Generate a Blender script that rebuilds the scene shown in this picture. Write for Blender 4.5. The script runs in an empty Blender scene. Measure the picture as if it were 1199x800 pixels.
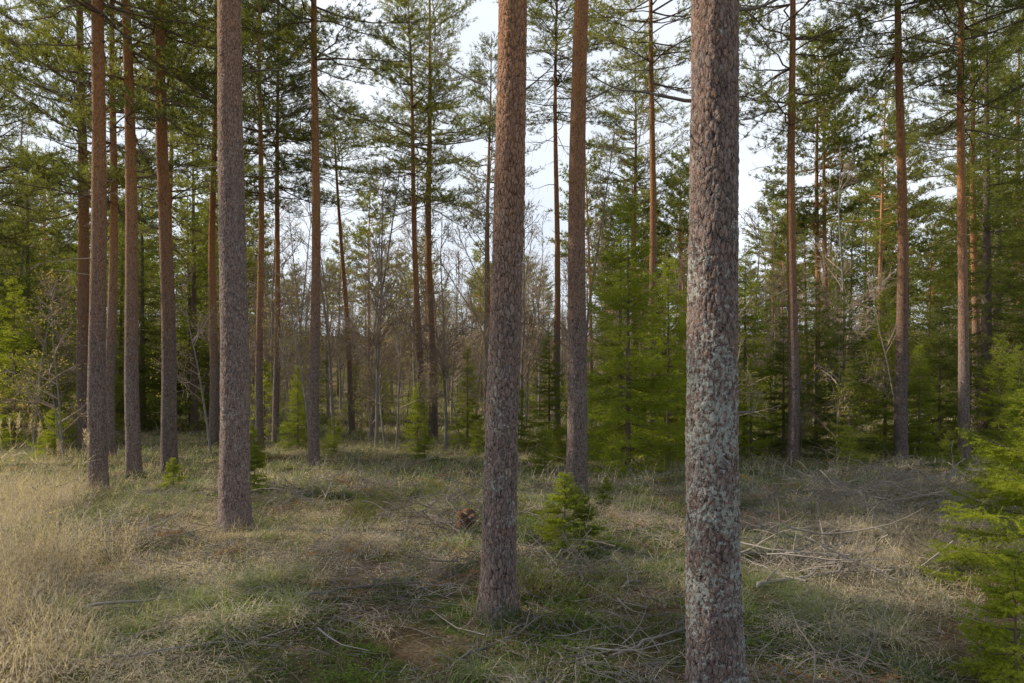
import bpy, math, numpy as np
from mathutils import Vector
rng=np.random.default_rng(7)
scene=bpy.context.scene
# ------------------------------------------------------------ helpers
def hash2(ix,iy,s):
    n=(ix.astype(np.int64)*374761393+iy.astype(np.int64)*668265263+s*1442695041)&0xffffffff
    n=((n^(n>>13))*1274126177)&0xffffffff
    return ((n^(n>>16))&0xffff)/65535.0
def vn(x,y,s=0):
    x=np.asarray(x,float);y=np.asarray(y,float)
    ix=np.floor(x);iy=np.floor(y);fx=x-ix;fy=y-iy
    fx=fx*fx*(3-2*fx);fy=fy*fy*(3-2*fy)
    a=hash2(ix,iy,s);b=hash2(ix+1,iy,s);c=hash2(ix,iy+1,s);d=hash2(ix+1,iy+1,s)
    return (a*(1-fx)+b*fx)*(1-fy)+(c*(1-fx)+d*fx)*fy
def ground_z(x,y):
    x=np.asarray(x,float);y=np.asarray(y,float)
    r=np.hypot(x,y)
    z=.22*(vn(x/3.1+9,y/3.1,1)-.5)+.15*(vn(x/.9,y/.9+5,2)-.5)+.04*(vn(x/.3,y/.3,3)-.5)
    z=z+np.clip((r-30)*.045,0,9)+np.clip((r-85)*.11,0,12)
    return z
def nrm(v):
    return v/np.maximum(np.linalg.norm(v,axis=-1,keepdims=True),1e-9)
class MB:
    def __init__(s): s.V=[];s.T=[];s.Q=[];s.tm=[];s.qm=[];s.n=0
    def add(s,v,f,m):
        v=np.asarray(v,float).reshape(-1,3);f=np.asarray(f,int)
        if len(v)==0: return
        s.V.append(v)
        if f.shape[1]==3: s.T.append(f+s.n);s.tm.append(np.full(len(f),m))
        else: s.Q.append(f+s.n);s.qm.append(np.full(len(f),m))
        s.n+=len(v)
    def mesh(s,name,mats,smooth=True):
        me=bpy.data.meshes.new(name)
        V=np.concatenate(s.V);T=np.concatenate(s.T) if s.T else np.zeros((0,3),int)
        Q=np.concatenate(s.Q) if s.Q else np.zeros((0,4),int)
        me.vertices.add(len(V));me.vertices.foreach_set('co',V.ravel())
        L=np.concatenate([T.ravel(),Q.ravel()]);me.loops.add(len(L));me.loops.foreach_set('vertex_index',L.astype(np.int32))
        st=np.concatenate([np.arange(len(T))*3,len(T)*3+np.arange(len(Q))*4])
        me.polygons.add(len(st));me.polygons.foreach_set('loop_start',st.astype(np.int32))
        mi=np.concatenate(s.tm+s.qm) 
        for m in mats: me.materials.append(m)
        me.polygons.foreach_set('material_index',mi.astype(np.int32))
        me.polygons.foreach_set('use_smooth',np.concatenate([np.zeros(len(T),bool),np.full(len(Q),smooth)]))
        me.update(calc_edges=True);me.validate()
        return me
def tubes(mb,P,R,k,m,cap=False):
    P=np.asarray(P,float);R=np.asarray(R,float)
    if len(P)==0:return
    T,n,_=P.shape
    tan=nrm(np.gradient(P,axis=1))
    ov=nrm(P[:,-1]-P[:,0]);ref=np.where(np.abs(ov[:,2:3])>.7,np.array([[1.,0,0]]),np.array([[0,0,1.]]))
    u=nrm(np.cross(tan,ref[:,None,:]));w=np.cross(tan,u)
    a=np.arange(k)/k*2*math.pi
    V=P[:,:,None,:]+R[:,:,None,None]*(u[:,:,None,:]*np.cos(a)[None,None,:,None]+w[:,:,None,:]*np.sin(a)[None,None,:,None])
    idx=np.arange(T*n*k).reshape(T,n,k)
    a0=idx[:,:-1,:];b0=idx[:,1:,:]
    Q=np.stack([a0,np.roll(a0,-1,2),np.roll(b0,-1,2),b0],-1).reshape(-1,4)
    mb.add(V,Q,m)
def needles(mb,A,D,L,n,nl,w,spread,m,r=rng):
    A=np.asarray(A);D=nrm(np.asarray(D));L=np.asarray(L)
    if len(A)==0:return
    S=len(A)
    t=r.random((S,n,1));B=A[:,None]+D[:,None]*L[:,None,None]*t
    q=r.normal(size=(S,n,3));q-=(q*D[:,None]).sum(-1,keepdims=True)*D[:,None];q=nrm(q)
    sp=spread*r.uniform(.6,1.25,(S,n,1))
    d=nrm(D[:,None]*np.cos(sp)+q*np.sin(sp))
    ln=nl*r.uniform(.7,1.25,(S,n,1))
    sd=nrm(np.cross(d,r.normal(size=(S,n,3))))*w/2
    V=np.stack([B+sd,B-sd,B+d*ln],2).reshape(-1,3)
    mb.add(V,np.arange(len(V)).reshape(-1,3),m)
def link(name,me,loc=(0,0,0),rot=(0,0,0),sc=1,parent=None):
    o=bpy.data.objects.new(name,me);scene.collection.objects.link(o)
    o.location=loc;o.rotation_euler=rot
    o.scale=(sc,sc,sc) if np.isscalar(sc) else sc
    if parent: o.parent=parent
    return o
# ------------------------------------------------------------ materials
class NT:
    def __init__(s,name):
        s.m=bpy.data.materials.new(name);s.m.use_nodes=True;s.t=s.m.node_tree;s.t.nodes.clear()
        s.out=s.n('ShaderNodeOutputMaterial')
    def n(s,ty,**kw):
        o=s.t.nodes.new(ty)
        for k,v in kw.items(): setattr(o,k,v)
        return o
    def l(s,a,b): s.t.links.new(a,b)
    def noise(s,vec,scale,detail=4,rough=.6):
        o=s.n('ShaderNodeTexNoise');o.inputs['Scale'].default_value=scale;o.inputs['Detail'].default_value=detail;o.inputs['Roughness'].default_value=rough
        s.l(vec,o.inputs['Vector']);return o
    def ramp(s,fac,stops):
        o=s.n('ShaderNodeValToRGB');e=o.color_ramp.elements
        while len(e)<len(stops): e.new(.5)
        for i,(p,c) in enumerate(stops):
            e[i].position=p;e[i].color=(c[0],c[1],c[2],1) if not np.isscalar(c) else (c,c,c,1)
        s.l(fac,o.inputs[0]);return o.outputs[0]
    def mix(s,f,a,b,bt='MIX'):
        o=s.n('ShaderNodeMix',data_type='RGBA',blend_type=bt)
        for sk,v in ((o.inputs[0],f),(o.inputs[6],a),(o.inputs[7],b)):
            if hasattr(v,'links'): s.l(v,sk)
            elif np.isscalar(v): sk.default_value=v
            else: sk.default_value=(*v,1)
        return o.outputs[2]
    def math(s,op,a,b=0.):
        o=s.n('ShaderNodeMath',operation=op)
        for i,v in enumerate((a,b)):
            if hasattr(v,'links'): s.l(v,o.inputs[i])
            else: o.inputs[i].default_value=v
        return o.outputs[0]
def bark_mat(name,disp=False,orange=(3.5,9.),lichen=.5):
    N=NT(name);tc=N.n('ShaderNodeTexCoord');ob=tc.outputs['Object']
    oi=N.n('ShaderNodeObjectInfo')
    mp=N.n('ShaderNodeMapping');mp.inputs['Scale'].default_value=(1,1,.40);N.l(ob,mp.inputs[0])
    wn=N.noise(mp.outputs[0],26,5,.7)
    wa=N.n('ShaderNodeVectorMath',operation='SCALE');N.l(wn.outputs['Color'],wa.inputs[0]);wa.inputs['Scale'].default_value=.05
    ad=N.n('ShaderNodeVectorMath',operation='ADD');N.l(mp.outputs[0],ad.inputs[0]);N.l(wa.outputs[0],ad.inputs[1])
    ve=N.n('ShaderNodeTexVoronoi',feature='DISTANCE_TO_EDGE');ve.inputs['Scale'].default_value=42;N.l(ad.outputs[0],ve.inputs['Vector'])
    vc=N.n('ShaderNodeTexVoronoi',feature='F1');vc.inputs['Scale'].default_value=42;N.l(ad.outputs[0],vc.inputs['Vector'])
    v2=N.n('ShaderNodeTexVoronoi',feature='F1');v2.inputs['Scale'].default_value=110;N.l(ad.outputs[0],v2.inputs['Vector'])
    edge=N.ramp(ve.outputs['Distance'],[(0,0),(.10,.55),(.35,1)])
    sep=N.n('ShaderNodeSeparateColor');N.l(vc.outputs['Color'],sep.inputs[0])
    sp2=N.n('ShaderNodeSeparateColor');N.l(v2.outputs['Color'],sp2.inputs[0])
    fine=N.noise(ob,130,5,.75)
    med=N.noise(mp.outputs[0],30,4,.7)
    h=N.math('MULTIPLY',edge,N.math('ADD',N.math('MULTIPLY',sep.outputs[0],.5),.35))
    h=N.math('ADD',h,N.math('MULTIPLY',sp2.outputs[0],.25))
    h=N.math('ADD',h,N.math('MULTIPLY',fine.outputs[0],.35))
    h=N.math('ADD',h,N.math('MULTIPLY',N.math('SUBTRACT',med.outputs[0],.5),.9))
    big=N.noise(ob,5,3)
    plate=N.mix(sep.outputs[1],(.19,.135,.115),(.335,.26,.23))
    plate=N.mix(N.ramp(sp2.outputs[1],[(.6,0),(.82,.7)]),plate,(.37,.20,.12))
    plate=N.mix(N.ramp(fine.outputs[0],[(.42,.0),(.78,.65)]),plate,(.48,.43,.39))
    col=N.mix(N.ramp(h,[(.2,0),(.66,1)]),(.038,.027,.024),plate)
    sx=N.n('ShaderNodeSeparateXYZ');N.l(ob,sx.inputs[0])
    zz=N.math('ADD',sx.outputs[2],N.math('MULTIPLY',big.outputs[0],2.5))
    mr=N.n('ShaderNodeMapRange');N.l(zz,mr.inputs[0]);mr.inputs[1].default_value=orange[0]+1.2;mr.inputs[2].default_value=orange[1]+1.2
    oc=N.mix(N.ramp(h,[(.2,0),(.7,1)]),(.17,.07,.032),(.56,.275,.12))
    col=N.mix(mr.outputs[0],col,oc)
    l1=N.noise(ob,3.4,3);l2=N.noise(ob,42,6,.72)
    msk=N.math('ADD',N.math('MULTIPLY',l1.outputs[0],.75),N.math('MULTIPLY',l2.outputs[0],1.25))
    low=N.n('ShaderNodeMapRange');N.l(sx.outputs[2],low.inputs[0]);low.inputs[1].default_value=1.5;low.inputs[2].default_value=4.;low.inputs[3].default_value=0.0;low.inputs[4].default_value=-.22
    msk=N.math('ADD',msk,low.outputs[0])
    lm=N.ramp(N.math('SUBTRACT',msk,1.24-lichen*.2),[(.0,0),(.03,.9)])
    col=N.mix(lm,col,N.mix(l2.outputs[0],(.38,.39,.34),(.60,.62,.55)))
    mo=N.noise(ob,9,4)
    bm=N.n('ShaderNodeMapRange');N.l(N.math('ADD',sx.outputs[2],N.math('MULTIPLY',mo.outputs[0],-.5)),bm.inputs[0]);bm.inputs[1].default_value=-.12;bm.inputs[2].default_value=-.28
    col=N.mix(bm.outputs[0],col,(.09,.12,.04))
    rv=N.math('ADD',N.math('MULTIPLY',oi.outputs['Random'],.35),.82)
    cc=N.n('ShaderNodeCombineColor');[N.l(rv,cc.inputs[i]) for i in range(3)]
    col=N.mix(1.,col,cc.outputs[0],'MULTIPLY')
    p=N.n('ShaderNodeBsdfPrincipled');N.l(col,p.inputs['Base Color']);p.inputs['Roughness'].default_value=.88;p.inputs['Specular IOR Level'].default_value=.2
    N.l(p.outputs[0],N.out.inputs[0])
    if disp:
        d=N.n('ShaderNodeDisplacement');d.inputs['Scale'].default_value=.0115;d.inputs['Midlevel'].default_value=.6
        N.l(h,d.inputs['Height']);N.l(d.outputs[0],N.out.inputs['Displacement']);N.m.displacement_method='BOTH'
    else:
        b=N.n('ShaderNodeBump');b.inputs['Distance'].default_value=.02;b.inputs['Strength'].default_value=.9;N.l(h,b.inputs['Height']);N.l(b.outputs[0],p.inputs['Normal'])
    return N.m
def leaf_mat(name,c1,c2,trans=.4,c3=None,rand=.5,s3=38):
    N=NT(name);oi=N.n('ShaderNodeObjectInfo');g=N.n('ShaderNodeNewGeometry')
    no=N.noise(g.outputs['Position'],1.3,1);f=N.ramp(N.math('ADD',N.math('MULTIPLY',no.outputs[0],1-rand*.5),N.math('MULTIPLY',oi.outputs['Random'],rand*.5)),[(.3,0),(.7,1)])
    col=N.mix(f,c1,c2)
    if c3:
        n2=N.noise(g.outputs['Position'],s3,1);col=N.mix(N.ramp(n2.outputs[0],[(.47,0),(.62,.9)]),col,c3)
    d=N.n('ShaderNodeBsdfDiffuse');N.l(col,d.inputs['Color'])
    if trans<=0:
        N.l(d.outputs[0],N.out.inputs[0]);return N.m
    t=N.n('ShaderNodeBsdfTranslucent');N.l(N.mix(1.,col,(1.35,1.25,.65),'MULTIPLY'),t.inputs[0])
    mx=N.n('ShaderNodeMixShader');mx.inputs[0].default_value=trans;N.l(d.outputs[0],mx.inputs[1]);N.l(t.outputs[0],mx.inputs[2]);N.l(mx.outputs[0],N.out.inputs[0])
    return N.m
def simple_bark(name,c1,c2,orange=None):
    N=NT(name);tc=N.n('ShaderNodeTexCoord');no=N.noise(tc.outputs['Object'],9,3);col=N.mix(no.outputs[0],c1,c2)
    if orange:
        sx=N.n('ShaderNodeSeparateXYZ');N.l(tc.outputs['Object'],sx.inputs[0]);mr=N.n('ShaderNodeMapRange');N.l(sx.outputs[2],mr.inputs[0]);mr.inputs[1].default_value=4;mr.inputs[2].default_value=10
        col=N.mix(mr.outputs[0],col,orange)
    d=N.n('ShaderNodeBsdfDiffuse');N.l(col,d.inputs['Color']);N.l(d.outputs[0],N.out.inputs[0]);return N.m
M_bark=bark_mat('pine_bark',orange=(2.2,6.8),lichen=.25);M_barkH=bark_mat('pine_bark_near',True,orange=(3.0,7.5),lichen=1.05);M_barkH2=bark_mat('pine_bark_near_clean',True,orange=(1.9,5.6),lichen=.5);M_barkH3=bark_mat('pine_bark_near_grey',True,orange=(4.0,10),lichen=.35)
M_farbark=simple_bark('distant_bark',(.14,.09,.07),(.30,.21,.16),(.50,.26,.13))
M_spbark=simple_bark('spruce_bark',(.11,.08,.065),(.24,.18,.15))
M_pine=leaf_mat('pine_needles',(.135,.165,.06),(.30,.32,.10),.5)
M_spruce=leaf_mat('spruce_needles',(.095,.125,.035),(.24,.27,.065),.5)
M_spruceY=leaf_mat('young_spruce_needles',(.18,.225,.04),(.40,.46,.07),.55)
M_dead=leaf_mat('dead_twig',(.17,.145,.125),(.38,.335,.285),.0)
M_twig=leaf_mat('bare_twig',(.25,.185,.145),(.52,.42,.33),.0)
M_bud=leaf_mat('spring_buds',(.42,.32,.15),(.44,.40,.13),.45)
M_straw=leaf_mat('dead_grass',(.56,.47,.33),(.84,.75,.57),.3,(.20,.145,.095))
M_grass=leaf_mat('green_grass',(.12,.185,.07),(.29,.36,.14),.4,(.42,.41,.26))
M_shrub=leaf_mat('dwarf_shrub_leaves',(.08,.15,.03),(.20,.28,.055),.3,(.2,.12,.04))
M_moss=leaf_mat('moss',(.09,.16,.025),(.25,.34,.065),.2,(.14,.13,.055))
M_fern=leaf_mat('dead_bracken',(.28,.14,.07),(.45,.25,.13),.3)
M_birch=simple_bark('deciduous_bark',(.18,.145,.125),(.42,.37,.33))
def ground_mat():
    N=NT('forest_floor');g=N.n('ShaderNodeNewGeometry');P=g.outputs['Position']
    a=N.noise(P,.7,5);b=N.noise(P,6,6,.7);c=N.noise(P,45,5,.75)
    lit=N.mix(N.ramp(c.outputs[0],[(.35,0),(.65,1)]),(.05,.034,.021),(.30,.23,.14))
    lit=N.mix(N.ramp(b.outputs[0],[(.45,0),(.65,1)]),lit,(.12,.072,.042))
    moss=N.mix(N.ramp(c.outputs[0],[(.35,0),(.65,1)]),(.03,.045,.013),(.14,.17,.05))
    f=N.ramp(N.math('ADD',N.math('MULTIPLY',a.outputs[0],.6),N.math('MULTIPLY',b.outputs[0],.4)),[(.47,0),(.56,1)])
    col=N.mix(f,lit,moss)
    p=N.n('ShaderNodeBsdfDiffuse');N.l(col,p.inputs['Color'])
    bp=N.n('ShaderNodeBump');bp.inputs['Distance'].default_value=.05;bp.inputs['Strength'].default_value=1
    N.l(N.math('ADD',b.outputs[0],N.math('MULTIPLY',c.outputs[0],.5)),bp.inputs['Height']);N.l(bp.outputs[0],p.inputs['Normal'])
    N.l(p.outputs[0],N.out.inputs[0]);return N.m
# ------------------------------------------------------------ ground
n=420;u=np.linspace(-1,1,n);a=6.2
w=350*np.sinh(a*u)/np.sinh(a)
X,Y=np.meshgrid(w,w+6);Z=ground_z(X,Y)
idx=np.arange(n*n).reshape(n,n)
mb=MB();mb.add(np.stack([X,Y,Z],-1),np.stack([idx[:-1,:-1],idx[:-1,1:],idx[1:,1:],idx[1:,:-1]],-1).reshape(-1,4),0)
link('ground',mb.mesh('ground',[ground_mat()]))
# ------------------------------------------------------------ pine parts
def crook(start,d,L,n,j,r):
    P=[np.array(start,float)];d=nrm(np.array(d,float))
    for i in range(n-1):
        d=nrm(d+r.normal(size=3)*j);P.append(P[-1]+d*L/(n-1))
    return np.array(P)
def pine_crown(seed,Hc=8.5,Rm=2.55,gap=.34,nn=9,nl=.08,nw=.014,shoot=.7,trunk=None,sk=3):
    r=np.random.default_rng(seed);mb=MB();zo=0 if trunk is None else trunk
    main=[];mr=[];sub=[];sr=[];A=[];D=[];L=[]
    z=0.
    while z<Hc-.2:
        t=z/Hc
        nb=r.integers(2,5) if t<.2 else r.integers(3,6)
        for _ in range(nb):
            az=r.uniform(0,2*math.pi)
            BL=Rm*r.uniform(.5,1.15)*(.75+.25*min(t/.25,1))*(1-max(0,t-.3)/.78)**.9+.2
            e=math.radians(-8+55*t+r.normal()*9);curve=.12+r.uniform(-.08,.12)
            s=np.linspace(0,1,7);hd=np.array([math.cos(az),math.sin(az),0]);pd=np.array([-hd[1],hd[0],0])
            wob=np.cumsum(r.normal(size=7))*.03*BL
            P=hd*(BL*s*math.cos(e))[:,None]+pd*wob[:,None];P[:,2]=z+BL*(math.sin(e)*s+curve*s*s)+np.cumsum(r.normal(size=7))*.015*BL
            P[0]=(0,0,z);P[:,2]+=zo
            main.append(P);mr.append((.006+.008*BL)*(1-.8*s))
            ns=int(BL*5)+3
            for sI in np.linspace(.28,1,ns):
                f=sI*6;i=min(int(f),5);p0=P[i]+(P[i+1]-P[i])*(f-i)
                for sd in ((-1,1) if sI<.97 else (0,)):
                    if r.random()<.12: continue
                    ang=az+sd*math.radians(r.uniform(30,75))
                    SL=(.16+.34*BL*.5*(1-sI)+.08)*r.uniform(.7,1.3)
                    d=nrm(np.array([math.cos(ang),math.sin(ang),r.uniform(0,.55)]))
                    p2=p0+d*SL+np.array([0,0,.04])+r.normal(size=3)*.02
                    sub.append([p0,p2]);sr.append([.005,.003])
                    for q in range(max(1,int((4+SL*11)*shoot))):
                        tt=r.uniform(.25,1.);b=p0+(p2-p0)*tt
                        dd=nrm(d+r.normal(size=3)*.6+np.array([0,0,.35]))
                        A.append(b);D.append(dd);L.append(r.uniform(.07,.16))
        z+=gap*r.uniform(.5,1.5)
    tubes(mb,main,mr,4,1)
    if sk: tubes(mb,sub,sr,sk,1)
    needles(mb,A,D,L,nn,nl,nw,.8,0,r)
    if trunk is not None:
        zz=np.linspace(-.4,zo+Hc,16);tubes(mb,[np.stack([.1*np.sin(zz*.3),.08*np.sin(zz*.23),zz],-1)*[1,1,1]],[.16*(1-np.clip(zz,0,99)/(zo+Hc)*.9)],10,1)
        P1=[crook((0,0,zo*r.uniform(.3,1)),(*(r.normal(size=2)),0),r.uniform(.3,1.6),5,.15,r) for _ in range(26)]
        tubes(mb,P1,np.tile(np.linspace(.014,.006,5),(26,1)),3,2)
    return mb.mesh('pine_crown_mesh',[M_pine,M_farbark if trunk is not None else M_spbark,M_dead])
def dead_branches(seed,z0,z1,dens=3.6,Lm=1.6):
    r=np.random.default_rng(seed);mb=MB();P1=[];R1=[];P2=[];R2=[]
    for _ in range(int((z1-z0)*dens)):
        z=z0+(z1-z0)*r.random()**.7;az=r.uniform(0,6.28);L=Lm*r.uniform(.15,1.)**1.3*(.5+.5*(z-z0)/(z1-z0))+.08
        p=crook((0,0,z),(math.cos(az),math.sin(az),r.uniform(-.25,.3)),L,7,.16,r)
        P1.append(p);R1.append((.005+.006*L)*np.linspace(1,.3,7))
        for k in range(int(L*5)):
            i=r.integers(2,6);d=nrm(p[i]-p[i-1])+r.normal(size=3)*.6
            P2.append(crook(p[i],d,L*r.uniform(.15,.5),4,.2,r));R2.append(np.array([.004,.003,.0025,.002])*1.2)
    tubes(mb,P1,R1,4,0);tubes(mb,P2,R2,3,0)
    return mb.mesh('dead_branches_mesh',[M_dead])
CR=[pine_crown(s) for s in (11,12,13)]+[pine_crown(14,10,2.8)]
DB=[dead_branches(s,3.0,9.5) for s in (21,22,23)]
def trunk_mesh(r0,H,lean,seed,k=24,dz=.12,dzfine=None,hf=5.,mat=None,bend=0.):
    r=np.random.default_rng(seed)
    zs=[-.35]
    while zs[-1]<H: zs.append(zs[-1]+((dzfine if (dzfine and zs[-1]<hf) else dz*(1 if zs[-1]<2 else 4))))
    z=np.array(zs);n=len(z)
    cx=lean[0]*z+.035*np.sin(z*.55+r.uniform(0,6))*np.clip(z/2,0,1)+bend*np.sin(np.clip(z/H,0,1)*math.pi)
    cy=lean[1]*z+.03*np.sin(z*.5+r.uniform(0,6))*np.clip(z/2,0,1)
    rad=r0*((1-np.clip(z,0,H)/H)**.75*.93+.04+.28*np.exp(-np.maximum(z,-.2)/.16)*.8+.06*np.exp(-np.maximum(z,0)/1.2))
    th=np.arange(k)/k*2*math.pi
    ph=r.uniform(0,6,4)
    lob=1+(.13*np.cos(3*th+ph[0])+.09*np.cos(5*th+ph[1]))[None]*np.exp(-np.maximum(z,-.1)/.22)[:,None]+.02*np.cos(2*th+ph[2])[None]
    ir=vn(np.cos(th)[None]*2.2+10+0*z[:,None],z[:,None]*3.2+np.sin(th)[None]*2.2,seed)
    lob=lob+.06*(ir-.5)
    V=np.stack([cx[:,None]+rad[:,None]*lob*np.cos(th),cy[:,None]+rad[:,None]*lob*np.sin(th),np.repeat(z[:,None],k,1)],-1)
    idx=np.arange(n*k).reshape(n,k);a0=idx[:-1];b0=idx[1:]
    mb=MB();mb.add(V,np.stack([a0,np.roll(a0,-1,1),np.roll(b0,-1,1),b0],-1).reshape(-1,4),0)
    return mb.mesh('pine_trunk_mesh',[mat or M_bark])
# x, y, radius, lean x per m, H, crown base, crown idx
PINES=[
(1.11,3.72,.143,-.010,19,11,0),(-.10,5.0,.128,.016,18,11,1),(-3.5,8.6,.185,-.004,20,11,2),(1.01,10.8,.165,.020,19,10.5,0),
(-7.5,12.4,.165,.013,18,8.2,3),(-7.86,14.2,.15,-.018,18,7.3,1),(-7.47,14.9,.165,-.007,19,8.5,2),(-12.8,20.5,.20,-.01,20,7.4,3),
(-4.64,16,.135,.002,17,8.6,0),(-8.5,23,.14,0,18,8.6,1),(-8.66,25,.13,.004,18,9,2),(-10.5,24,.16,.004,19,8.4,0),
(-3.3,25,.14,-.03,17,8.6,1),(-3.1,27,.18,-.005,20,9.2,3),(1.6,24,.14,-.002,18,11.5,2),(3.7,18,.12,0,17,9.6,0),
(7.0,17,.14,-.006,18,8.4,1),(9.7,17,.16,-.008,17,10,2),(11.6,17.5,.14,-.003,18,8.5,3),(16.3,24,.15,-.01,18,8.5,0),
(13.4,30,.15,0,18,8.8,1),(22.3,30,.16,0,19,8,2),(-7.0,30,.14,-.06,15,10,0),(-17,21.5,.17,.01,18,6.2,3),(-10.3,17.5,.13,.01,17,6.6,1),
(-1.2,33,.15,.01,19,10,1),(5.6,31,.14,0,18,10,2),(-13.5,27,.15,0,18,7.6,2),
(-15.5,9.6,.14,0,16,10.5,2),(-9.2,4.6,.15,0,19,14.5,1),  # off-frame pines, added so their crowns throw dappled shade on the foreground
]
for i,(x,y,r0,ln,H,hc,ci) in enumerate(PINES):
    gz=float(ground_z(x,y))
    ly=rng.normal()*.004
    if i==0: me=trunk_mesh(r0,H,(ln,ly),100+i,170,.1,.0075,4.3,M_barkH)
    elif i==1: me=trunk_mesh(r0,H,(ln,ly),100+i,140,.1,.009,5.2,M_barkH2)
    elif i==2: me=trunk_mesh(r0,H,(ln,ly),100+i,110,.1,.014,7.5,M_barkH3)
    else: me=trunk_mesh(r0,H,(ln,ly),100+i,28,.1,None,5,M_bark,bend=rng.normal()*.07)
    t=link('pine_tree',me,(x,y,gz))
    rz=rng.uniform(0,6.28)
    sc=(H-hc)/(10 if ci==3 else 8.5)
    tilt=math.atan(ln)
    link('crown',CR[ci],(ln*hc,ly*hc,hc),(0,tilt,rz),(.9+.2*rng.random(),.9+.2*rng.random(),sc),t)
    if i not in(0,1,2,3):
        link('dead_branches',DB[i%3],(0,0,0),(0,tilt,rng.uniform(0,6.28)),(1,1,hc/9.0),t)
def stub_mesh(specs,seed):
    r=np.random.default_rng(seed);mb=MB()
    for (s,d,L,r0,tw) in specs:
        p=crook(s,d,L,12,.10,r);tubes(mb,[p],[r0*np.linspace(1,.1,12)],7,0)
        P2=[];R2=[]
        for k in range(tw):
            i=r.integers(3,11);P2.append(crook(p[i],nrm(p[i]-p[i-1])+r.normal(size=3)*.7,L*r.uniform(.1,.3),5,.25,r));R2.append(np.linspace(.004,.0015,5))
        tubes(mb,P2,R2,4,0)
    return mb.mesh('stub_mesh',[M_dead])
pt=[o for o in scene.objects if o.name.startswith('pine_tree')]
link('branch_stubs',stub_mesh([((.11,0,1.55),(1,-.2,.15),.12,.008,2),((.10,-.05,2.25),(.8,-.7,.1),.07,.008,0),((-.10,0,1.75),(-1,-.3,.1),.08,.007,1),((-.1,0,3.25),(-1,.25,.35),.75,.011,9),((.08,0,3.75),(1,.3,.2),.9,.010,8),((-.11,0,.95),(-1,-.2,.2),.06,.007,0)],5),parent=pt[0])
link('branch_stubs',stub_mesh([((.08,0,2.4),(1,-.2,.1),.05,.008,0),((.08,0,3.8),(1,-.4,.3),.5,.009,6),((-.08,0,3.9),(-1,.2,.3),.8,.010,8),((-.1,0,1.5),(-1,-.2,.2),.05,.006,0)],6),parent=pt[1])
link('branch_stubs',stub_mesh([((-.14,0,4.6),(-1,.2,.2),.7,.011,6),((.15,0,3.1),(1,-.2,.1),.12,.01,1),((.12,0,5.8),(1,.3,.3),1.0,.012,8)],7),parent=pt[2])
link('branch_stubs',stub_mesh([((.1,0,6.2),(1,-.3,.3),1.5,.016,12),((-.1,0,6.9),(-1,-.1,.2),1.2,.014,9),((.1,0,4.2),(1,-.3,.1),.4,.01,3)],8),parent=pt[3])
# ------------------------------------------------------------ spruces
def spruce(seed,H,R,z0,gap,tw,nn,nl,nw,mat,trr,droop=.25,nb=(4,7),q2=3,bare_frac=.12):
    r=np.random.default_rng(seed);mb=MB();main=[];mr=[];A=[];D=[];L=[]
    z=z0
    while z<H-.03*H:
        t=(z-z0)/(H-z0)
        for _ in range(r.integers(*nb)):
            az=r.uniform(0,6.28);BL=R*((1-t)**.85)*r.uniform(.5,1.2)*(.82+.18*min(1,t/.12))+.03*H*.4
            e=math.radians(-12+60*t**1.3+r.normal()*8)
            s=np.linspace(0,1,7);hd=np.array([math.cos(az),math.sin(az),0]);pd=np.array([-hd[1],hd[0],0])
            P=hd*(BL*s*math.cos(e))[:,None]+pd*(np.cumsum(r.normal(size=7))*.02*BL)[:,None]
            P[:,2]=z+BL*(math.sin(e)*s-droop*(1-t)*s*(1-s)*1.6+.10*s**3)
            P[0]=(0,0,z)
            main.append(P);mr.append((.004+.006*BL)*(1-.8*s))
            m=int(BL/tw)+3
            sI=np.repeat(np.linspace(bare_frac,1,m),2);sd=np.tile([-1,1],m)
            keep=r.random(2*m)>.1;sI=sI[keep];sd=sd[keep]
            f=sI*6;i=np.minimum(f.astype(int),5);p0=P[i]+(P[i+1]-P[i])*(f-i)[:,None]
            ang=az+sd*np.radians(r.uniform(35,65,len(sI)))
            SL=(BL*.38*(1-sI)**.8*np.minimum(1,sI/.25)+tw*1.1)*r.uniform(.6,1.25,len(sI))
            d=np.stack([np.cos(ang),np.sin(ang),r.uniform(-.45,.1,len(sI))+.2*t],-1);d=nrm(d)
            A.append(p0);D.append(d);L.append(SL)
            lg=SL>tw*2.2
            if lg.any():
                for q in range(q2):
                    tt=r.uniform(.25,.95,lg.sum())[:,None]
                    A.append(p0[lg]+d[lg]*SL[lg][:,None]*tt);dd=nrm(d[lg]+nrm(r.normal(size=(lg.sum(),3))*[1,1,.5])*.85);D.append(dd);L.append(SL[lg]*r.uniform(.3,.5,lg.sum()))
        z+=gap*r.uniform(.6,1.4)*(1-.3*t)
    A.append(np.array([[0,0,H*.95]]));D.append(np.array([[0,0,1.]]));L.append(np.array([H*.06]))
    A=np.concatenate(A);D=np.concatenate(D);L=np.concatenate(L)
    tubes(mb,main,mr,3,1)
    zz=np.linspace(-.2,H,14);tubes(mb,[np.stack([0*zz,0*zz,zz],-1)],[trr*(1-np.clip(zz,0,H)/H*.95)],10,1)
    med=np.median(L)
    for lo,hi,mul in ((0,med*.8,.7),(med*.8,med*1.5,1),(med*1.5,med*3,1.8),(med*3,99,3.)):
        k=(L>=lo)&(L<hi)
        if k.any(): needles(mb,A[k],D[k],L[k],max(3,int(nn*mul)),nl,nw,.8,0,r)
    return mb.mesh('spruce_mesh',[mat,M_spbark])
SP_T=[spruce(31,13,2.4,.6,.36,.16,8,.075,.022,M_spruce,.16,q2=2)]
SP_F=[spruce(31,13,2.3,.6,.48,.34,4,.2,.06,M_spruce,.16,q2=1),spruce(32,12,1.9,1.0,.48,.34,4,.2,.06,M_spruce,.14,q2=1)]
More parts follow.
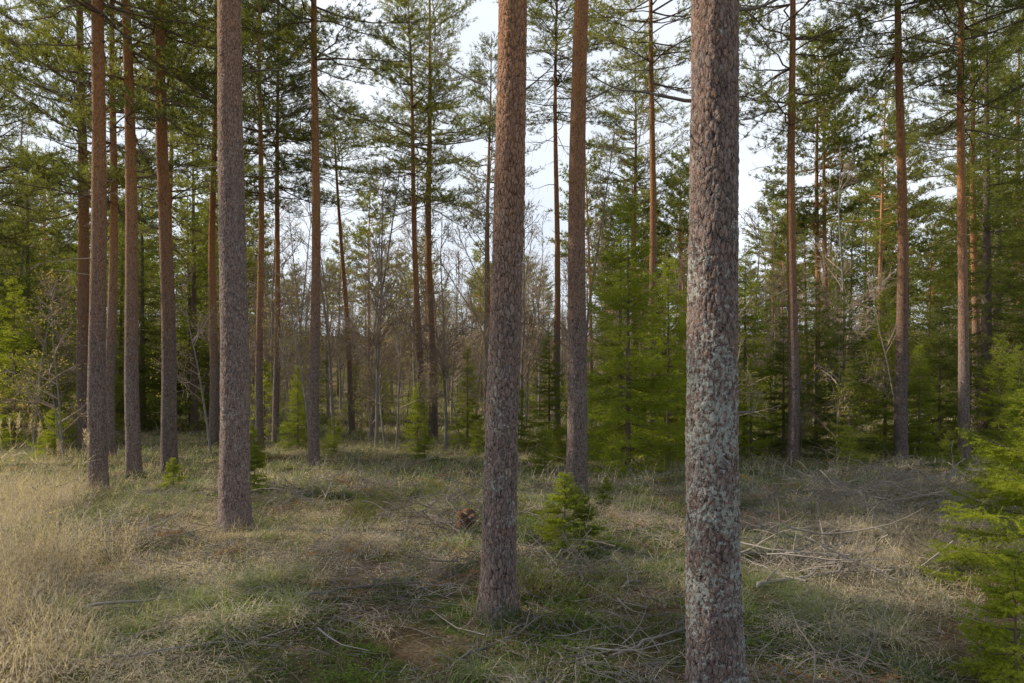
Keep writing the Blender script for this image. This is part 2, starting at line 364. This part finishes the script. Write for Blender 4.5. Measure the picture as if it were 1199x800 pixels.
SP_FM=[spruce(38,4,1.1,.1,.3,.2,6,.10,.03,M_spruceY,.05,q2=1),spruce(39,4,1.2,.1,.3,.2,6,.10,.03,M_spruce,.05,q2=1)]
SP_M=[spruce(33,6.3,1.55,.12,.21,.09,10,.042,.012,M_spruceY,.07,nb=(4,8)),spruce(34,5,1.35,.12,.21,.09,10,.042,.012,M_spruceY,.06,nb=(4,8)),spruce(36,5,1.4,.12,.21,.09,10,.042,.012,M_spruce,.06,nb=(4,8))]
SP_Y=[spruce(35,1.5,.75,.06,.10,.035,18,.019,.0038,M_spruceY,.018,.1),spruce(37,.7,.38,.04,.06,.03,20,.017,.0038,M_spruceY,.01,.05),
      spruce(45,1.6,1.05,.1,.11,.04,22,.02,.0044,M_spruceY,.02,.08,nb=(5,8))]
def put(name,me,x,y,sc=1.,dz=0):
    return link(name,me,(x,y,float(ground_z(x,y))+dz),(0,0,rng.uniform(0,6.28)),sc)
for me,x,y,sc in [(SP_M[0],2.55,15,1),(SP_M[1],3.8,16.6,1.05),(SP_M[2],8.5,17.5,.9),(SP_T[0],14.6,21,1.15),(SP_M[1],7.0,20.5,1.25),
    (SP_M[1],1.2,22,.8),(SP_M[0],-1.5,23,.55),(SP_T[0],-20.5,27,1.1),(SP_M[0],-6.9,22,.45),(SP_T[0],-22,31,1),(SP_T[0],18.5,26,1.2),
    (SP_M[0],11.2,20.5,.8),(SP_M[1],13,18.2,.7),(SP_M[0],5.2,19,.95),(SP_M[2],9.8,22,1.1),(SP_T[0],-16.8,31,1),(SP_M[2],15,19.5,1.),(SP_T[0],21,27,1.1),
    (SP_M[0],3.1,19.5,1.2),(SP_M[2],6.3,24,1.2),(SP_M[1],-17.5,24,1.2),(SP_M[2],-14.5,24,1.0),
    (SP_M[1],6.3,18,.55),(SP_M[0],4.7,17.0,.5),(SP_M[2],8.1,16.4,.5),(SP_M[0],10.5,17.6,.5),(SP_M[1],12.5,16.8,.6),(SP_M[1],-2.9,21,.45),(SP_M[0],.1,21,.5),
    (SP_M[2],7.4,18.6,.8),(SP_M[2],4.4,20.5,1.0),(SP_M[2],11.9,19,.9)]:
    put('spruce_tree',me,x,y,sc)
for me,x,y,sc in [(SP_Y[1],.55,7.1,1.15),(SP_Y[1],.78,7.35,.8),(SP_Y[2],4.6,5.95,1.1),(SP_Y[1],2.95,4.0,1.1),(SP_Y[1],-4.3,11.4,1.15),(SP_Y[0],-13.4,20,1.0),
    (SP_Y[2],5.8,7.4,.95),(SP_Y[1],1.35,9.8,.6),(SP_Y[0],9.3,14.5,.6),(SP_Y[0],7.6,15.5,.7),(SP_Y[0],-5.2,20,.8),(SP_Y[0],-1,19.5,.7),(SP_Y[0],1.1,18,.8),
    (SP_Y[0],.7,14.5,.7),(SP_Y[0],12.5,15.6,.8),(SP_Y[1],-6.2,12.5,.8),(SP_Y[0],-2.3,18,.6),(SP_Y[0],-7,18.5,.6),(SP_Y[0],2.0,13.6,.6),(SP_Y[0],4.4,14.6,.7)]:
    put('young_spruce',me,x,y,sc)
# ------------------------------------------------------------ bare deciduous
def bare(seed,H,spread=.55,lvl=3,dn=1.,tw=.005):
    r=np.random.default_rng(seed);mb=MB();byn={0:[],1:[],2:[],3:[]};rr={0:[],1:[],2:[],3:[]};B=[];BD=[]
    def grow(p,d,L,rad,lv):
        n=[12,5,3,2][lv];j=[.05,.12,.16,.18][lv]
        P=[np.array(p,float)];d=nrm(np.array(d,float))
        for i in range(n-1):
            d=nrm(d+r.normal(size=3)*j+np.array([0,0,.05]));P.append(P[-1]+d*L/(n-1))
        P=np.array(P);byn[lv].append(P);rr[lv].append(rad*np.linspace(1,.4 if lv else .12,n))
        if lv==lvl:
            B.append(P[-1]);BD.append(d);return
        m=int([int(H*2.6),int(L*3.5)+4,int(L*4)+3][lv]*dn)
        for q in range(m):
            t=(r.uniform(.22,1) if lv==0 else r.uniform(.2,1));f=t*(n-1);i=min(int(f),n-2);b=P[i]+(P[i+1]-P[i])*(f-i)
            ax=nrm(P[i+1]-P[i]);q2=r.normal(size=3);q2-=q2.dot(ax)*ax;q2=nrm(q2)
            dd=ax*r.uniform(.5,1)+q2*spread*1.3
            LL=[H*.24*(1.15-t)+.4,L*.5*(1.2-t),L*.5][lv]*r.uniform(.6,1.2)
            grow(b,dd,LL,max(rad*.4*(1.2-t),[.016,.008,tw][lv]),lv+1)
    grow((0,0,-.2),(r.normal()*.06,r.normal()*.06,1),H,.0068*H,0)
    for lv in range(lvl+1): tubes(mb,byn[lv],rr[lv],[8,4,3,3][lv],1 if lv==0 else 0)
    B=np.array(B);BD=np.array(BD)
    needles(mb,B,BD,np.full(len(B),.2),2,.05,.025,.8,2,r)
    return mb.mesh('bare_tree_mesh',[M_twig,M_birch,M_bud])
BT=[bare(41,12,tw=.011,dn=.9),bare(42,10,.5,tw=.011,dn=.9),bare(43,14,.45,tw=.012,dn=.8),bare(44,5,.7),bare(46,3.2,.8,tw=.004)]
for me,x,y,sc in [(BT[1],-4.6,23,1),(BT[0],-5.8,28,1),(BT[0],2.6,26,1),(BT[3],-3.6,21,1),(BT[1],12.2,25,1.1),(BT[2],-1,28,1),(BT[3],4.5,22,1.1),(BT[1],-11.5,29,1),
    (BT[1],-2.2,22.5,.8),(BT[0],-6.6,25.5,.85),(BT[1],.3,25,.9),(BT[3],-5.6,19,1.2),(BT[3],-.6,20,1.1),(BT[3],-8.8,20,1.1),(BT[0],-9.4,27,.9),(BT[2],-4.4,31,.9),(BT[1],8.4,24,.9),(BT[3],10.6,18.5,1.0)]:
    put('bare_deciduous_tree',me,x,y,sc)
# ------------------------------------------------------------ scatter by geometry nodes
def scatter(name,protos,P,S,tilt=.0,follow=False):
    P=np.asarray(P,float);n=len(P)
    col=bpy.data.collections.new(name+'_parts')
    for i,me in enumerate(protos):
        col.objects.link(bpy.data.objects.new('%s_part_%d'%(name,i),me))
    me=bpy.data.meshes.new(name);me.vertices.add(n);me.vertices.foreach_set('co',P.ravel())
    ps=rng.uniform(0,6.28,n)
    rx=rng.normal(size=n)*tilt;ry=rng.normal(size=n)*tilt
    if follow:
        x,y=P[:,0],P[:,1];e=.4
        gx=(ground_z(x+e,y)-ground_z(x-e,y))/(2*e);gy=(ground_z(x,y+e)-ground_z(x,y-e))/(2*e)
        rx=gy*np.cos(ps)-gx*np.sin(ps);ry=-(gx*np.cos(ps)+gy*np.sin(ps))
    R=np.stack([rx,ry,ps],-1)
    me.attributes.new('rot','FLOAT_VECTOR','POINT').data.foreach_set('vector',R.ravel())
    me.attributes.new('scl','FLOAT','POINT').data.foreach_set('value',np.asarray(S,float))
    ob=link(name,me)
    ng=bpy.data.node_groups.new(name,'GeometryNodeTree')
    ng.interface.new_socket('Geometry',in_out='INPUT',socket_type='NodeSocketGeometry');ng.interface.new_socket('Geometry',in_out='OUTPUT',socket_type='NodeSocketGeometry')
    gi=ng.nodes.new('NodeGroupInput');go=ng.nodes.new('NodeGroupOutput')
    ci=ng.nodes.new('GeometryNodeCollectionInfo');ci.inputs['Collection'].default_value=col;ci.inputs['Separate Children'].default_value=True;ci.inputs['Reset Children'].default_value=True
    ip=ng.nodes.new('GeometryNodeInstanceOnPoints');ip.inputs['Pick Instance'].default_value=True
    na=ng.nodes.new('GeometryNodeInputNamedAttribute');na.data_type='FLOAT_VECTOR';na.inputs['Name'].default_value='rot'
    nb=ng.nodes.new('GeometryNodeInputNamedAttribute');nb.data_type='FLOAT';nb.inputs['Name'].default_value='scl'
    ng.links.new(gi.outputs[0],ip.inputs['Points']);ng.links.new(ci.outputs[0],ip.inputs['Instance'])
    ng.links.new(na.outputs[0],ip.inputs['Rotation']);ng.links.new(nb.outputs[0],ip.inputs['Scale'])
    ng.links.new(ip.outputs[0],go.inputs[0])
    rv=ng.nodes.new('FunctionNodeRandomValue');rv.data_type='INT'
    for s in rv.inputs:
        if s.type=='INT' and s.name=='Min': s.default_value=0
        if s.type=='INT' and s.name=='Max': s.default_value=len(protos)-1
    ro=[s for s in rv.outputs if s.type=='INT'][0];ng.links.new(ro,ip.inputs['Instance Index'])
    md=ob.modifiers.new('scatter','NODES');md.node_group=ng
    return ob
def wedge(n,y0,y1,k=.85,m=1.5):
    y=np.sqrt(rng.uniform(y0*y0,y1*y1,n))
    x=rng.uniform(-1,1,n)*(k*y+m)
    return x,y
def pts(x,y,dz=0): return np.stack([x,y,ground_z(x,y)+dz],-1)
FP=[pine_crown(s,8.5,2.5,.45,4,.2,.05,.4,trunk=9.3,sk=0) for s in (51,52)]
x,y=wedge(500,29,92,.86,3);u=x/y
q=rng.random(len(x))
left=u<-.42;mid=(u>=-.42)&(u<.12)
ps=np.where(left,.42,np.where(mid,.07,.30));pp=np.where(left,.33,np.where(mid,.10,.22))
isS=q<ps;isP=(q>=ps)&(q<ps+pp);isB=~(isS|isP)
scatter('distant_spruces',SP_F,pts(x[isS],y[isS]),np.where(mid[isS],rng.uniform(.4,.85,isS.sum()),rng.uniform(.6,1.2,isS.sum())),.02)
scatter('distant_pines',FP,pts(x[isP],y[isP]),rng.uniform(.75,1.05,isP.sum()),.02)
scatter('distant_bare_trees',BT[:3],pts(x[isB],y[isB]),rng.uniform(.7,1.15,isB.sum()),.05)
x,y=wedge(220,95,150,.80,3);scatter('distant_treeline',[SP_F[0],BT[1],BT[0],BT[2],FP[0]],pts(x,y),rng.uniform(.7,1.1,len(x)),.03)
x,y=wedge(210,17,60,.80,1);scatter('bare_saplings',[BT[3],BT[4],BT[4]],pts(x,y),rng.uniform(.6,1.3,len(x)),.08)
x,y=wedge(180,22,75,.85,1);scatter('spruce_saplings',SP_FM,pts(x,y),rng.uniform(.35,1.0,len(x)),.05)
# ------------------------------------------------------------ ground cover tiles (everything of one spot in one tile)
def blades(mb,r,n,hmin,hmax,w,flop,rad,m,seg=3,ncl=14,sig=.06,uni=.35):
    c=np.sqrt(r.random(ncl))*rad;ca=r.uniform(0,6.28,ncl);k=r.integers(0,ncl,n)
    bx=c[k]*np.cos(ca[k])+r.normal(size=n)*sig;by=c[k]*np.sin(ca[k])+r.normal(size=n)*sig
    un=r.random(n)<uni;rr=rad*np.sqrt(r.random(n));a=r.uniform(0,6.28,n);bx=np.where(un,rr*np.cos(a),bx);by=np.where(un,rr*np.sin(a),by)
    b=np.stack([bx,by,np.full(n,-.015)],-1)
    az=r.uniform(0,6.28,n);L=r.uniform(hmin,hmax,n)*(.6+.6*(k/ncl));f=flop*r.uniform(.4,1.5,n)
    th=r.uniform(0,.4,n);P=[b];p=b
    for s in range(seg):
        th=np.minimum(th+f/seg*(1+.5*s),1.7);az=az+r.normal(size=n)*.2
        p=p+np.stack([np.sin(th)*np.cos(az),np.sin(th)*np.sin(az),np.cos(th)],-1)*(L/seg)[:,None]
        p[:,2]=np.maximum(p[:,2],.006+.03*r.random(n));P.append(p)
    P=np.stack(P,1);sd=np.stack([-np.sin(az),np.cos(az),0*az],-1);wd=w*np.linspace(1,.15,seg+1)
    V=np.stack([P-sd[:,None]*wd[None,:,None]/2,P+sd[:,None]*wd[None,:,None]/2],2)
    idx=np.arange(n*(seg+1)*2).reshape(n,seg+1,2)
    mb.add(V,np.stack([idx[:,:-1,0],idx[:,:-1,1],idx[:,1:,1],idx[:,1:,0]],-1).reshape(-1,4),m)
def shrubs(mb,r,n,h,rad,leaf,m,ncl=7,lv=12,sig=.07):
    P=[];A=[];cc=np.stack([np.sqrt(r.random(ncl))*rad,r.uniform(0,6.28,ncl)],-1)
    for i in range(n):
        c=cc[r.integers(0,ncl)];x=c[0]*math.cos(c[1])+r.normal()*sig;y=c[0]*math.sin(c[1])+r.normal()*sig;a=r.uniform(0,6.28)
        p=crook((x,y,-.01),(math.cos(a)*.5,math.sin(a)*.5,1),h*r.uniform(.4,1),4,.25,r);P.append(p)
        for k in range(lv): A.append(p[r.integers(1,4)]+r.normal(size=3)*.016)
    if h>.08: tubes(mb,P,np.tile([.002,.0017,.0013,.001],(n,1)),3,3)
    A=np.array(A);q=len(A);d=nrm(r.normal(size=(q,3))*[1,1,.5]);s=nrm(np.cross(d,r.normal(size=(q,3))*[.5,.5,1]));lf=leaf*r.uniform(.7,1.2,(q,1))
    V=np.stack([A,A+d*lf*.5+s*lf*.38,A+d*lf,A+d*lf*.5-s*lf*.38],1)
    mb.add(V.reshape(-1,3),np.arange(q*4).reshape(-1,4),m)
def litter(mb,r,n,L0,L1,rad,m=2,rm=.0045):
    P=[];R=[]
    for _ in range(n):
        a=r.uniform(0,6.28);L=r.uniform(L0,L1);rr=rad*math.sqrt(r.random());t=r.uniform(0,6.28)
        p=crook((rr*math.cos(t),rr*math.sin(t),r.uniform(.02,.10)),(math.cos(a),math.sin(a),r.normal()*.12),L,5,.2,r)
        p[:,2]=np.abs(p[:,2])+.004;P.append(p);R.append(np.linspace(1,.4,5)*r.uniform(.0015,rm))
    tubes(mb,P,R,3,m)
def ferns(mb,r,n,rad):
    for _ in range(n):
        t=r.uniform(0,6.28);rr=rad*math.sqrt(r.random());a=r.uniform(0,6.28)
        p=crook((rr*math.cos(t),rr*math.sin(t),.02),(math.cos(a),math.sin(a),.6),r.uniform(.25,.45),9,.15,r)
        p[:,2]=np.abs(p[:,2]-np.linspace(0,.16,9))+.02
        A=[];D=[]
        for i in range(2,9):
            tt=nrm(p[i]-p[i-1]);s=nrm(np.cross(tt,[0,0,1]))
            for sg in(-1,1):
                A.append(p[i]);D.append(nrm(s*sg+tt*.3+r.normal(size=3)*.25))
        needles(mb,A,D,np.full(len(A),.09),8,.022,.012,1.1,6,r)
GM=[M_straw,M_grass,M_dead,M_twig,M_shrub,M_moss,M_fern]
R0=.58
def tile(seed,kind):
    r=np.random.default_rng(seed);mb=MB()
    if kind=='dry':
        blades(mb,r,540,.16,.42,.0055,4.5,R0,0,3,16,.09);blades(mb,r,240,.12,.42,.0048,2.0,R0,0,3,8);blades(mb,r,110,.24,.55,.0042,1.1,R0,0,4,5,.04);blades(mb,r,150,.08,.24,.005,1.5,R0,1,3,6)
        litter(mb,r,26,.06,.45,R0)
    if kind=='green':
        blades(mb,r,520,.1,.32,.0052,1.6,R0,1,3,10,.07,.2);blades(mb,r,200,.12,.42,.005,2.0,R0,0,3,7);blades(mb,r,90,.12,.3,.005,4.5,R0,0)
        shrubs(mb,r,60,.12,R0*.9,.014,4);litter(mb,r,22,.06,.45,R0)
    if kind=='moss':
        shrubs(mb,r,400,.06,R0*.9,.015,5,9,11,.09);shrubs(mb,r,80,.15,R0*.8,.016,4,5);blades(mb,r,110,.1,.3,.005,4,R0,0,3,8);blades(mb,r,90,.08,.25,.0045,1.4,R0,1,3,5,.05)
        litter(mb,r,34,.05,.5,R0);litter(mb,r,5,.4,.8,R0*.6,2,.008)
    if kind=='brown':
        litter(mb,r,110,.05,.5,R0,2);litter(mb,r,60,.03,.15,R0,3,.0025);blades(mb,r,260,.1,.36,.005,4.5,R0,0,3,8);ferns(mb,r,2,R0*.7);shrubs(mb,r,60,.13,R0*.8,.014,4,5);blades(mb,r,100,.1,.3,.0045,1.4,R0,1,3,5,.04)
        litter(mb,r,6,.3,.9,R0*.6,2,.009)
    if kind=='tall':
        blades(mb,r,260,.45,1.0,.005,.9,R0,0,5,9,.06);blades(mb,r,340,.2,.5,.005,1.8,R0,0);blades(mb,r,260,.12,.34,.005,4.5,R0,0)
    if kind=='shrub':
        shrubs(mb,r,240,.2,R0,.018,4,9,12,.08);blades(mb,r,150,.12,.36,.005,2.2,R0,0,3,8);blades(mb,r,120,.1,.28,.005,1.5,R0,1);litter(mb,r,18,.08,.5,R0)
    if kind=='tuss':
        blades(mb,r,420,.25,.5,.0052,1.5,R0*.9,1,4,4,.045,.05);blades(mb,r,360,.25,.55,.005,2.3,R0*.9,0,4,4,.05,.05);blades(mb,r,130,.12,.3,.005,4.5,R0,0);shrubs(mb,r,120,.05,R0*.9,.014,5,6,10,.08);litter(mb,r,16,.06,.4,R0)
    return mb.mesh('ground_cover_tile',GM)
KN=['dry','green','moss','brown','tall','shrub','tuss']
TL={k:[tile(60+i*7+j,k) for j in range(2)] for i,k in enumerate(KN)}
sm=lambda v,a,b: np.clip((v-a)/(b-a),0,1)
gs=.72
gx,gy=np.meshgrid(np.arange(-11,11,gs),np.arange(2.2,12.6,gs));x=(gx+rng.uniform(-.3,.3,gx.shape)).ravel();y=(gy+rng.uniform(-.3,.3,gx.shape)).ravel()
k=np.abs(x)<.80*y+.7;x=x[k];y=y[k]
u=x/y
W=np.stack([ .46+1.6*(vn(x/1.5+3,y/1.5,11)-.5)+.42*sm(-u,.1,.6)+.22*sm(u,.35,.6)*sm(y,5,8),
  .50+1.8*(vn(x/1.3+33,y/1.3,12)-.5)+.2*sm(y,5,8),
  .60+1.9*(vn(x/1.2+53,y/1.2,13)-.5),
  .48+1.8*(vn(x/1.3+73,y/1.3,14)-.5)+.25*sm(u,-.1,.5),
  -1.+2.2*sm(-u,.50,.66)+.3*vn(x,y,15),
  .48+1.9*(vn(x/1.2+93,y/1.2,16)-.5)+.2*sm(u,.1,.5)*sm(-y,-6,-3),
  .42+1.8*(vn(x/.9+13,y/.9,17)-.5)+.15*sm(y,4,7)],0)
ch=np.argmax(W+rng.normal(size=W.shape)*.12,0)
nm={'dry':'matted_dead_grass','green':'green_grass','moss':'moss','brown':'twig_litter','tall':'tall_dry_grass','shrub':'bilberry_shrubs','tuss':'grass_tussocks'}
for i,kn in enumerate(KN):
    m=ch==i
    if m.any(): scatter(nm[kn],TL[kn],pts(x[m],y[m],-.005),rng.uniform(.85,1.12,m.sum()),0,True)
R1=1.15
def ftile(seed,g,s,t,sh,br):
    r=np.random.default_rng(seed);mb=MB()
    blades(mb,r,int(g*.7),.14,.42,.011,1.5,R1,1,2,16,.10);blades(mb,r,int(s*.7),.14,.48,.011,1.8,R1,0,2,12,.10)
    if t: blades(mb,r,t,.4,.75,.009,1.,R1,0,3,7,.08)
    if sh: shrubs(mb,r,sh,.25,R1*.9,.03,4,6,8,.14)
    litter(mb,r,br,.2,1.1,R1,2,.008)
    if br>14: ferns(mb,r,5,R1*.6)
    return mb.mesh('meadow_tile',GM)
FT=[ftile(201,750,300,30,0,8),ftile(202,500,550,60,0,10),ftile(203,550,200,0,60,12),ftile(204,350,400,20,30,24),ftile(205,350,650,90,0,6),ftile(206,700,250,0,40,10)]
gs=1.5
gx,gy=np.meshgrid(np.arange(-27,27,gs),np.arange(12,32,gs));x=(gx+rng.uniform(-.6,.6,gx.shape)).ravel();y=(gy+rng.uniform(-.6,.6,gx.shape)).ravel()
k=np.abs(x)<.80*y+1;x=x[k];y=y[k];scatter('woodland_grass',FT,pts(x,y,-.005),rng.uniform(.85,1.15,len(x)),0,True)
mb=MB();r=np.random.default_rng(80);blades(mb,r,300,.3,.7,.035,1.2,2.4,1,2);blades(mb,r,240,.3,.7,.03,1.2,2.4,0,2)
VF=mb.mesh('far_grass_tile',GM);x,y=wedge(190,31,65,.82,2);scatter('far_grass',[VF],pts(x,y),rng.uniform(.8,1.4,len(x)))
# ------------------------------------------------------------ reeds
def reed(seed):
    r=np.random.default_rng(seed);mb=MB()
    for _ in range(5):
        p=crook((r.normal()*.25,r.normal()*.25,-.05),(r.normal()*.08,r.normal()*.08,1),r.uniform(1.1,1.5),9,.04,r)
        tubes(mb,[p],[np.linspace(.003,.0015,9)],4,0)
        A=p[-1][None]-np.array([[0,0,1]])*np.linspace(0,.18,26)[:,None];D=nrm(r.normal(size=(26,3))*.35+np.array([.35,0,.9]))
        needles(mb,A,D,np.full(26,.05),10,.03,.003,.4,0,r)
        for i in (3,5): needles(mb,[p[i]],[nrm(np.array([r.normal(),r.normal(),.8]))],[.02],2,.3,.012,.3,0,r)
    return mb.mesh('reed',[M_straw])
RE=[reed(91),reed(92)]
for x,y in [(-5.9,8.2),(-6.9,9.6),(-5.2,6.9)]: put('reed_clump',RE[int(x*10)%2],x,y,1.0)
# ------------------------------------------------------------ brush piles, fallen branches, stump
def brush(seed,n,rad,h,L0,L1,rmax=.012):
    r=np.random.default_rng(seed);mb=MB();P=[];R=[];P2=[];R2=[]
    for _ in range(n):
        a=r.uniform(0,6.28);L=r.uniform(L0,L1);c=np.array([r.normal()*rad*.5,r.normal()*rad*.4,abs(r.normal())*h*.4+.02])
        d=np.array([math.cos(a),math.sin(a)*.6,r.normal()*.35]);p=crook(c-nrm(d)*L/2,d,L,9,.13,r);p[:,2]=np.abs(p[:,2])+.01
        P.append(p);R.append(np.linspace(1,.2,9)*r.uniform(.25,1)*rmax)
        for k in range(6):
            i=r.integers(2,8);q=crook(p[i],nrm(p[i+1]-p[i])+r.normal(size=3)*.7,L*r.uniform(.15,.4),5,.2,r);q[:,2]=np.abs(q[:,2])+.005;P2.append(q);R2.append(np.linspace(.003,.0012,5))
    tubes(mb,P,R,5,0);tubes(mb,P2,R2,3,0);return mb.mesh('brush',[M_dead])
put('brush_pile',brush(101,55,.7,.3,.3,1.2,.011),2.75,6.3)
put('brush_pile',brush(102,110,1.4,.7,.4,1.5,.010),5.5,10.6)
put('brush_pile',brush(103,80,.8,.45,.3,1.1,.010),-.9,8.6)
put('brush_pile',brush(104,50,.9,.2,.3,1.0,.008),.7,6.2)
put('brush_pile',brush(105,50,1.2,.25,.4,1.0,.009),-3.3,11)
put('brush_pile',brush(106,60,1.4,.5,.5,1.3,.010),7.5,12.5)
def fallen(seed,a,b,r0):
    r=np.random.default_rng(seed);a=np.array([a[0],a[1],float(ground_z(*a))+.05]);b=np.array([b[0],b[1],float(ground_z(*b))+.08]);L=np.linalg.norm(b-a)
    s=np.linspace(0,1,14);P=a+(b-a)*s[:,None]+np.cumsum(r.normal(size=(14,3))*[.016,.016,.008],0)*L
    rr=r0*np.linspace(1,.12,14);rr[0]*=.15
    mb=MB();tubes(mb,[P],[rr],8,0);P2=[];R2=[]
    for k in range(9):
        i=r.integers(2,13);P2.append(crook(P[i],nrm(b-a)+r.normal(size=3)*.8+np.array([0,0,.3]),L*r.uniform(.08,.3),6,.2,r));R2.append(np.linspace(.35,.1,6)*r0)
    tubes(mb,P2,R2,5,0);link('fallen_branch',mb.mesh('fallen',[M_dead]))
fallen(1,(-3.2,5.1),(-2.2,5.2),.014);fallen(2,(2.0,5.6),(3.1,6.0),.024);fallen(3,(-.35,4.3),(.25,5.0),.014);fallen(4,(-1.6,5.2),(-.5,6.0),.012)
fallen(5,(.9,5.6),(1.6,6.9),.013);fallen(6,(3.2,9.3),(5.,10.5),.022);fallen(7,(-2.2,9.4),(-.7,9.0),.02);fallen(8,(6.5,13),(5.7,15),.025);fallen(9,(-2.4,3.9),(-1.3,4.2),.008)
fallen(10,(-5.2,8.6),(-3.8,8.9),.02);fallen(11,(.6,4.2),(1.9,5.0),.010);fallen(12,(2.4,4.6),(2.9,5.4),.010)
def stump(x,y,r0,h,seed):
    r=np.random.default_rng(seed);k=28;zs=np.linspace(-.15,h,10);th=np.arange(k)/k*6.2832
    jag=.45*h*vn(th*2.2,th*0+seed,seed)
    rad=r0*(1+.5*np.exp(-np.maximum(zs,0)/.07));lob=1+.15*np.cos(4*th+1)+.1*np.cos(7*th)
    V=[];
    for i,z in enumerate(zs):
        zz=z-jag*max(0,z/h)
        V.append(np.stack([rad[i]*lob*np.cos(th),rad[i]*lob*np.sin(th),zz+0*th],-1))
    V.append(np.stack([r0*.6*np.cos(th),r0*.6*np.sin(th),h-jag-.03],-1));V.append(np.stack([0*th,0*th,0*th+h*.55],-1)+r.normal(size=(k,3))*.006)
    V=np.array(V);n=len(V);idx=np.arange(n*k).reshape(n,k);a0=idx[:-1];b0=idx[1:]
    mb=MB();mb.add(V,np.stack([a0,np.roll(a0,-1,1),np.roll(b0,-1,1),b0],-1).reshape(-1,4),0)
    put('tree_stump',mb.mesh('stump',[simple_bark('rotten_wood',(.07,.04,.028),(.2,.11,.065))]),x,y)
stump(-.55,8.2,.11,.25,3)
# ------------------------------------------------------------ light, sky, camera
az=math.radians(-73);el=math.radians(38)
ds=Vector((math.sin(az)*math.cos(el),math.cos(az)*math.cos(el),math.sin(el)))
sl=bpy.data.lights.new('sun','SUN');sl.energy=5;sl.angle=math.radians(.5);sl.color=(1,.90,.75)
so=bpy.data.objects.new('sun',sl);scene.collection.objects.link(so);so.rotation_euler=ds.to_track_quat('Z','Y').to_euler();so.location=ds*50
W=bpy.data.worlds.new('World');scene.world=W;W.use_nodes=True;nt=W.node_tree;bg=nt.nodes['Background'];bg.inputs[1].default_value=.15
sk=nt.nodes.new('ShaderNodeTexSky');sk.sky_type='NISHITA';sk.sun_disc=False;sk.sun_elevation=el;sk.sun_rotation=az;sk.dust_density=1.5;sk.air_density=1.
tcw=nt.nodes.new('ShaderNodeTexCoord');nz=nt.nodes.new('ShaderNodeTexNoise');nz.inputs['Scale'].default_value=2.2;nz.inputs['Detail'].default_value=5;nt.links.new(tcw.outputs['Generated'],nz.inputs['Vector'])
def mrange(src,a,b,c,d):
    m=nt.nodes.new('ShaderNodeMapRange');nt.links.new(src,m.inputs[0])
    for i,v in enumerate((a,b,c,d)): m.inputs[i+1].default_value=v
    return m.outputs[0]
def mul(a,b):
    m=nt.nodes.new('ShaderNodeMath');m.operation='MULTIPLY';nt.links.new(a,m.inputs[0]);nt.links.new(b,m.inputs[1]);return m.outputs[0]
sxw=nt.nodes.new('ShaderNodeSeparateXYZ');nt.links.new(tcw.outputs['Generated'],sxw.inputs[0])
sky_white=mul(mul(mrange(nz.outputs[0],.35,.65,.7,1.),mrange(sxw.outputs[2],.5,.78,1.,.12)),mrange(sxw.outputs[1],-.45,.35,.4,1.))  # sky whitening, cut back overhead and behind the camera to lower fill light
mw=nt.nodes.new('ShaderNodeMix');mw.data_type='RGBA';nt.links.new(sky_white,mw.inputs[0]);nt.links.new(sk.outputs[0],mw.inputs[6]);mw.inputs[7].default_value=(7.0,7.4,8.0,1);nt.links.new(mw.outputs[2],bg.inputs[0])
cd=bpy.data.cameras.new('camera');cam=bpy.data.objects.new('camera',cd);scene.collection.objects.link(cam)
cam.location=(0,0,1.6);cam.rotation_euler=(math.radians(90),0,0);cd.lens=24;cd.sensor_width=36;cd.shift_y=.058;cd.clip_end=1500;cd.clip_start=.05
scene.camera=cam
scene.view_settings.view_transform='Standard';scene.view_settings.look='None';scene.view_settings.exposure=0
